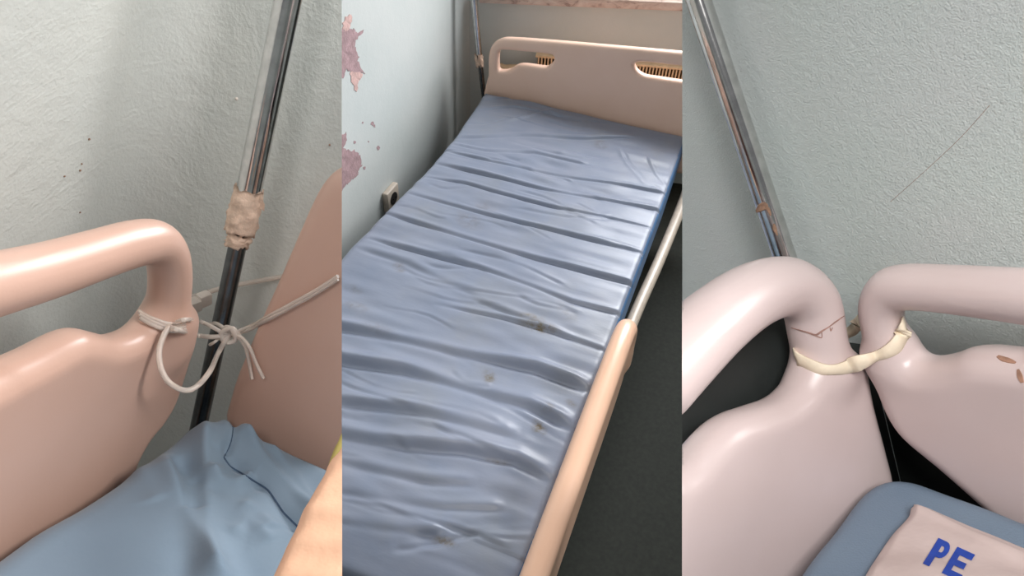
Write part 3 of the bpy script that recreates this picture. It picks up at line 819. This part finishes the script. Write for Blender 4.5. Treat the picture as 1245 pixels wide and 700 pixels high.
tube_bm(bt, catmull([pd(*z1(240, 180), 0.93), pd(*z1(300, 155), 0.95), pd(*z1(400, 125), 0.965), pd(*z1(500, 102), 0.972), pd(*z1(620, 80), 0.975), pd(*z1(720, 62), 0.975)], 8), 0.0034, 12)
tag(from_bm('drip_line', bt, M_TUBE), 'thin clear tube running behind the pole along the wall', 'tube')
clip = empty('cable_clip', pd(240, 371, 0.93))
e1_, e2_ = pd(*z1(240, 222), 0.915), pd(*z1(370, 168), 0.945); ex = nrm(e2_-e1_); ez = nrm(b1.u - ex*np.dot(b1.u, ex)); ey = np.cross(ex, ez)
bm = bmesh.new(); frame_box(bm, e1_, ex, ey, ez, (0, -0.008, -0.008), (0.024, 0.008, 0.009), 0.002, 2); from_bm('body', bm, M_WHITE, clip)
bm = bmesh.new(); frame_box(bm, e1_, ex, ey, ez, (0.023, -0.007, -0.006), (np.linalg.norm(e2_-e1_), 0.007, 0.013), 0.003, 2); from_bm('sleeve', bm, M_WHITE, clip)
tag(clip, 'white plastic connector behind the peach rail post beside the pole', 'connector')

# peach cloth with olive trim at the open side of the bed
On = pd(390, 640, 0.50); nz = RW @ nrm(np.array([-0.1, -0.75, -0.8])); npx = nrm(np.cross(RW @ np.array([0, -1., 0]), nz)); nqy = np.cross(nz, npx)
fp = poly_px([(428, 545), (414, 560), (403, 572), (394, 590), (378, 620), (362, 655), (345, 690), (325, 740), (330, 780), (480, 790), (480, 560)], On, npx, nqy, nz)
def postf(V):
    V = V.copy(); t = np.clip(V[:, 2]/0.02, 0, 1)
    V[:, 2] += t*(0.0016*vnoise(V[:, 0]*0.6+V[:, 1]*.25+3, V[:, 1]+3, 0.05, 0.011, 5)); return V, None
fold = empty('folded_cloth', On - b1.u*0.05)
moulded('fabric', M_SKIN, fold, On, npx, nqy, nz, [fp], half=0.02, r=0.015, vox=0.003, cut='L', post=postf)
On2 = On - nz*0.026
fq = poly_px([(430, 520), (417, 529), (411, 541), (404, 557), (398, 574), (394, 590), (400, 640), (450, 640)], On2, npx, nqy, nz)
moulded('trim', M_OLIVE, fold, On2, npx, nqy, nz, [fq], half=0.008, r=0.006, vox=0.003, cut='L')
tag(fold, 'folded peach cloth with olive trim beside the light blue sheet', 'cloth')

# ================================================================== RIGHT BAY: two boards bound with a band
b3 = BAY3
AW3 = 0.13
bm = bmesh.new(); frame_box(bm, b3.O, b3.a, b3.b, b3.u, (AW3, -0.62, -0.42), (AW3+0.03, 0.24, 0.60))
w3 = structure(from_bm('wall_right', bm, M_WALL3, smooth=False, cut='R'), 'mint orange peel wall behind the bound boards')
surf_ribbon('hairline_crack', w3, [(1203, 128), (1170, 165), (1130, 203), (1083, 245)], 0.0005, M_TAPE2, w3, 0.0002)
bed3 = empty('hospital_bed', b3.P(-0.1, 0.1, -0.16))
Oa = b3.P(0, -0.040, 0)
bar3 = bar_px([(795, 462, 104), (830, 428, 96), (870, 391, 88), (910, 362, 81), (945, 349, 75), (968, 352, 71), (986, 371, 69), (993, 405, 67), (1000, 445, 66)], Oa, b3.a, b3.u, b3.b)
pan3 = poly_px([(795, 610), (830, 556), (860, 521), (884, 504), (912, 494), (940, 484), (958, 470), (975, 448), (1005, 430), (1034, 430), (1047, 485), (1061, 538), (1070, 575), (1072, 610), (1040, 690), (960, 790), (795, 800)], Oa, b3.a, b3.u, b3.b)
boardA = moulded('end_board', M_PEACH3, bed3, Oa, b3.a, b3.u, b3.b, [pan3], [bar3], half=0.024, r=0.022, k=0.022, vox=0.0032, cut='R')
Ob = b3.P(0.042, 0, 0)
bar4 = bar_px([(1300, 366, 78), (1245, 360, 70), (1149, 351, 60), (1100, 349, 57), (1081, 355, 54), (1071, 376, 51), (1077, 408, 50), (1087, 435, 50)], Ob, b3.b, b3.u, b3.a, ext=0.22)
pan4 = poly_px([(1300, 432), (1245, 427), (1204, 423), (1179, 424.5), (1161, 431), (1136, 436), (1114, 433), (1098, 415), (1076, 417), (1056, 420), (1067, 448), (1084, 493), (1106, 525), (1149, 561), (1179, 587), (1205, 610), (1260, 660), (1300, 690)], Ob, b3.b, b3.u, b3.a, ext=0.22)
boardB = moulded('side_rail', M_PEACH3, bed3, Ob, b3.b, b3.u, b3.a, [pan4], [bar4], half=0.024, r=0.022, k=0.022, vox=0.0032)
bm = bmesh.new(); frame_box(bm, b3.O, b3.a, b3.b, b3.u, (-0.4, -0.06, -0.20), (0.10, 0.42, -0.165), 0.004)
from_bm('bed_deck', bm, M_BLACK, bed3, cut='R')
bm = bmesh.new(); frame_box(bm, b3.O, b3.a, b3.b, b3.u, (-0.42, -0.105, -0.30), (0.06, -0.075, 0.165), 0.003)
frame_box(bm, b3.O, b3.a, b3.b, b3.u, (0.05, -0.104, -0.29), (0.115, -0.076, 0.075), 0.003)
from_bm('shade_plate', bm, M_SHADE_PLATE, bed3, cut='R')  # added dark plates giving the end board's grip opening its shade
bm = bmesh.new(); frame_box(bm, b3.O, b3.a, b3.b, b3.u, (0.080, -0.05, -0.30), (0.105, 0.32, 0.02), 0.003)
from_bm('shade_plate', bm, M_SHADE_PLATE, bed3)  # added dark plate, stands in for shade in the gap between boards
surf_ribbon('scratch', boardA, [(962, 398), (975, 402), (985, 405), (992, 407), (1000, 402), (1008, 397), (1016, 391), (1026, 384)], [.0006, .0016, .002, .0024, .002, .0012, .0016, .0006], M_CRACK, boardA, 0.0006)
surf_ribbon('scratch', boardA, [(985, 405), (994, 409), (999, 410), (999, 404)], [.001, .0014, .001, .001], M_CRACK, boardA, 0.0006)
surf_ribbon('scratch', boardA, [(1009, 398), (1010, 402), (1012, 398)], [.0008, .0012, .0008], M_CRACK, boardA, 0.0006)
surf_ribbon('smear', boardB, [(1213, 433), (1220, 436), (1229, 439), (1235, 441)], [.003, .0055, .0045, .002], M_SMEAR, boardB, 0.0006)
surf_ribbon('smear', boardB, [(1238, 449), (1240, 457), (1243, 465)], [.002, .005, .003], M_SMEAR, boardB, 0.0006)
tag(bed3, 'pinkish white bed frame with two rounded boards bound by a cream band', 'bed', 'hospital beds')

Om3 = b3.P(0, 0, -0.07)
mp3 = [b3.loc(b3.on('u', 0.0, x, y))[:2] for x, y in [(940, 745), (962, 700), (985, 668), (1010, 640), (1035, 606), (1052, 589), (1070, 580), (1090, 577), (1115, 580), (1150, 592), (1200, 609), (1245, 627), (1290, 645)]]
far = [b3.loc(b3.on('u', 0.0, x, y))[:2] for x, y in [(1330, 800), (1000, 860)]]
mp3 = np.array(mp3 + far)
def post3(V):
    V = V.copy(); t = np.clip(V[:, 2]/0.05, 0, 1); V[:, 2] += t*0.0012*vnoise(V[:, 0]+4, V[:, 1]+4, 0.08, 0.08, 12); return V, None
mat3 = moulded('mattress', M_MAT3, None, Om3, b3.a, b3.b, b3.u, [catmull(mp3, 4, True)], half=0.07, r=0.016, vox=0.004, cut='R', post=post3)
tag(mat3, 'smooth slate blue leatherette mattress under the printed linen', 'mattress', 'mattresses')

# linen with blue print
top_e = catmull([b3.on('u', 0.003, x, y) for x, y in [(1112, 615), (1128, 619.5), (1150, 629), (1180, 642), (1215, 656), (1262, 676)]], 8)
left_e = catmull([b3.on('u', 0.003, x, y) for x, y in [(1112, 615), (1105, 631), (1086, 652), (1068, 678), (1052, 704), (1040, 735)]], 8)
ns, nt = len(top_e), len(left_e); V = []; Fc = []
for j in range(nt):
    for i in range(ns):
        p = top_e[i] + left_e[j] - top_e[0]; l_ = b3.loc(p)
        ed = min(1, min(i, j)/6.0)
        h_ = 0.002 + 0.004*ed + 0.0035*ed*float(vnoise(np.array([l_[0]+3]), np.array([l_[1]+3]), 0.022, 0.045, 21)[0])
        h_ += 0.0028*math.exp(-((j-5)/1.3)**2)
        V.append(p + b3.u*h_)
nb = len(V)
for j in range(nt):
    for i in range(ns): p = top_e[i] + left_e[j] - top_e[0]; V.append(p - b3.u*0.0045)
for j in range(nt-1):
    for i in range(ns-1):
        q = j*ns+i; Fc += [(q, q+1, q+ns+1, q+ns), (nb+q, nb+q+ns, nb+q+ns+1, nb+q+1)]
for i in range(ns-1): Fc += [(i, nb+i, nb+i+1, i+1), ((nt-1)*ns+i, (nt-1)*ns+i+1, nb+(nt-1)*ns+i+1, nb+(nt-1)*ns+i)]
for j in range(nt-1): Fc += [(j*ns, (j+1)*ns, nb+(j+1)*ns, nb+j*ns), (j*ns+ns-1, nb+j*ns+ns-1, nb+(j+1)*ns+ns-1, (j+1)*ns+ns-1)]
linen = from_py('linen_cloth', V, Fc, M_LINEN)
tag(linen, 'pinkish white linen with blue letters lying on the slate blue mattress', 'linen')
def letter(strips):
    """letter from quad strips in glyph units (x right, y down), laid on the linen"""
    o2, dn, rt = np.array([1141.3, 654.3]), np.array([-19.0, 31.3]), np.array([21.4, 9.9])
    V = []; Fc = []
    for A, B in strips:            # two polylines of equal length
        A = np.array(A, float); B = np.array(B, float); b0 = len(V); n = len(A)
        for i in range(n):
            for w in np.linspace(0, 1, 4):
                g = A[i] + (B[i]-A[i])*w; x, y = o2 + dn*g[1] + rt*g[0]
                h_, n_ = cast(linen, x, y, 0.0007)
                if h_ is None: h_ = b3.on('u', 0.008, x, y)
                V.append(h_)
        for i in range(n-1):
            for w in range(3): Fc.append((b0+4*i+w, b0+4*i+w+1, b0+4*i+w+5, b0+4*i+w+4))
    return from_py('printed_letter', V, Fc, M_BLUE, linen)
def seg(p0, p1, n=7): return [np.array(p0) + (np.array(p1)-np.array(p0))*t for t in np.linspace(0, 1, n)]
bowl_o = [(0.36, 0.0)] + [(0.50 + 0.33*math.sin(t), 0.31 - 0.31*math.cos(t)) for t in np.linspace(0, math.pi, 12)] + [(0.36, 0.62)]
bowl_i = [(0.36, 0.20)] + [(0.47 + 0.09*math.sin(t), 0.31 - 0.11*math.cos(t)) for t in np.linspace(0, math.pi, 12)] + [(0.36, 0.42)]
letter([(seg((0, 0), (0, 1)), seg((0.36, 0), (0.36, 1))), (bowl_o, bowl_i)])
ex0 = 1.08
letter([(seg((ex0, 0), (ex0, 1.02)), seg((ex0+0.34, 0), (ex0+0.34, 1.02))),
        (seg((ex0+0.34, 0), (ex0+1.0, 0)), seg((ex0+0.34, 0.23), (ex0+1.0, 0.23))),
        (seg((ex0+0.34, 0.40), (ex0+0.88, 0.40)), seg((ex0+0.34, 0.62), (ex0+0.88, 0.62))),
        (seg((ex0+0.34, 0.80), (ex0+1.0, 0.80)), seg((ex0+0.34, 1.02), (ex0+1.0, 1.02)))])

# cream band round the two posts
def onA(x, y, l=0.002): return cast(boardA, x, y, l)[0]
def onB(x, y, l=0.002): return cast(boardB, x, y, l)[0]
fr_ = [onA(970, 433), onA(978, 441), onA(990, 447), onA(1004, 449.5), onA(1018, 448.5), onA(1030, 445.5)]
bk = [onB(1066, 433), onB(1078, 428.5), onB(1088, 421), onB(1095, 409), onB(1097, 396)]
fr_ = [p for p in fr_ if p is not None]; bk = [p for p in bk if p is not None]
dA, dB = depth(fr_[2]), depth(bk[1])
path = fr_ + [pd(1043, 441.5, (dA+dB)/2), pd(1055, 437.5, dB*0.7+dA*0.3)] + bk + [pd(1096, 386, dB+0.05), pd(1078, 382, dB+0.075), pd(1054, 385, dB+0.07), pd(1042, 394, dB+0.05), pd(1036, 402, dA+0.05), pd(1010, 412, dA+0.07), pd(980, 420, dA+0.06), pd(968, 427, dA+0.035)]
C = catmull(path, 8, True); n = len(C); V = []; Fc = []
T = np.roll(C, -1, 0) - np.roll(C, 1, 0); cen = C.mean(0)
for i in range(n):
    t = nrm(T[i]); w = nrm(b3.u - t*np.dot(b3.u, t)); o_ = nrm(np.cross(w, t))
    if np.dot(o_, C[i]-cen) < 0: o_ = -o_
    f_ = i/n; hw = 0.0066 + 0.0014*math.sin(9*f_*2*math.pi*0.5) + (0.0026 if 11/20 < f_ < 13.5/20 else 0)
    V += [C[i]-w*hw-o_*0.0006, C[i]-w*hw*0.9+o_*0.001, C[i]+o_*0.0016, C[i]+w*hw*0.9+o_*0.001, C[i]+w*hw-o_*0.0006]
for i in range(n):
    a, b = 5*i, 5*((i+1) % n)
    for k in range(4): Fc.append((a+k, b+k, b+k+1, a+k+1))
    Fc.append((a+4, b+4, b, a))
tag(from_py('elastic_band', V, Fc, M_RUBBER), 'cream elastic band looped around the two pinkish posts', 'band')

# chrome pole behind the end board
R0, R1 = pd(836, -40, 0.745), pd(957, 322, 0.80)
R2 = R1 + (R1-R0)*0.35
st3 = empty('drip_pole', R2)
tube3 = pole('tube', [R0 - (R1-R0)*0.1, R2], 0.0128, M_CHROME, st3, cut='R')
surf_ribbon('tape_residue', tube3, [(920, 257), (924, 253), (929, 250), (932, 247)], [.004, .009, .010, .005], M_TAPE2, st3, 0.0010)
surf_ribbon('tape_residue', tube3, [(937, 262), (935, 256), (931, 251)], [.002, .004, .004], M_TAPE2, st3, 0.0010)
surf_ribbon('tape_residue', tube3, [(941, 272), (942, 278), (945, 286)], [.002, .005, .002], M_TAPE2, st3, 0.0010)
tag(st3, 'chrome pole with torn tape residue behind the pinkish white end board', 'pole', 'chrome poles')

# white clip with cable seen under the end board's grip
cc = pd(833, 494, 0.86)
wc = empty('cable_clip', cc)
bm = bmesh.new(); frame_box(bm, cc, RW @ np.array([1., 0, 0]), RW @ np.array([0, -1., 0]), RW @ np.array([0, 0, -1.]), (-0.012, -0.012, -0.01), (0.006, 0.010, 0.012), 0.003, 2); from_bm('body', bm, M_WHITE, wc, cut='R')
bm = bmesh.new(); tube_bm(bm, catmull([pd(834, 500, 0.86), pd(836, 515, 0.862), pd(840, 535, 0.866), pd(846, 560, 0.87)], 6), 0.003, 10); from_bm('cable', bm, M_WHITE, wc)
tag(wc, 'small white clip with thin cable under the grip of the pinkish end board', 'clip')
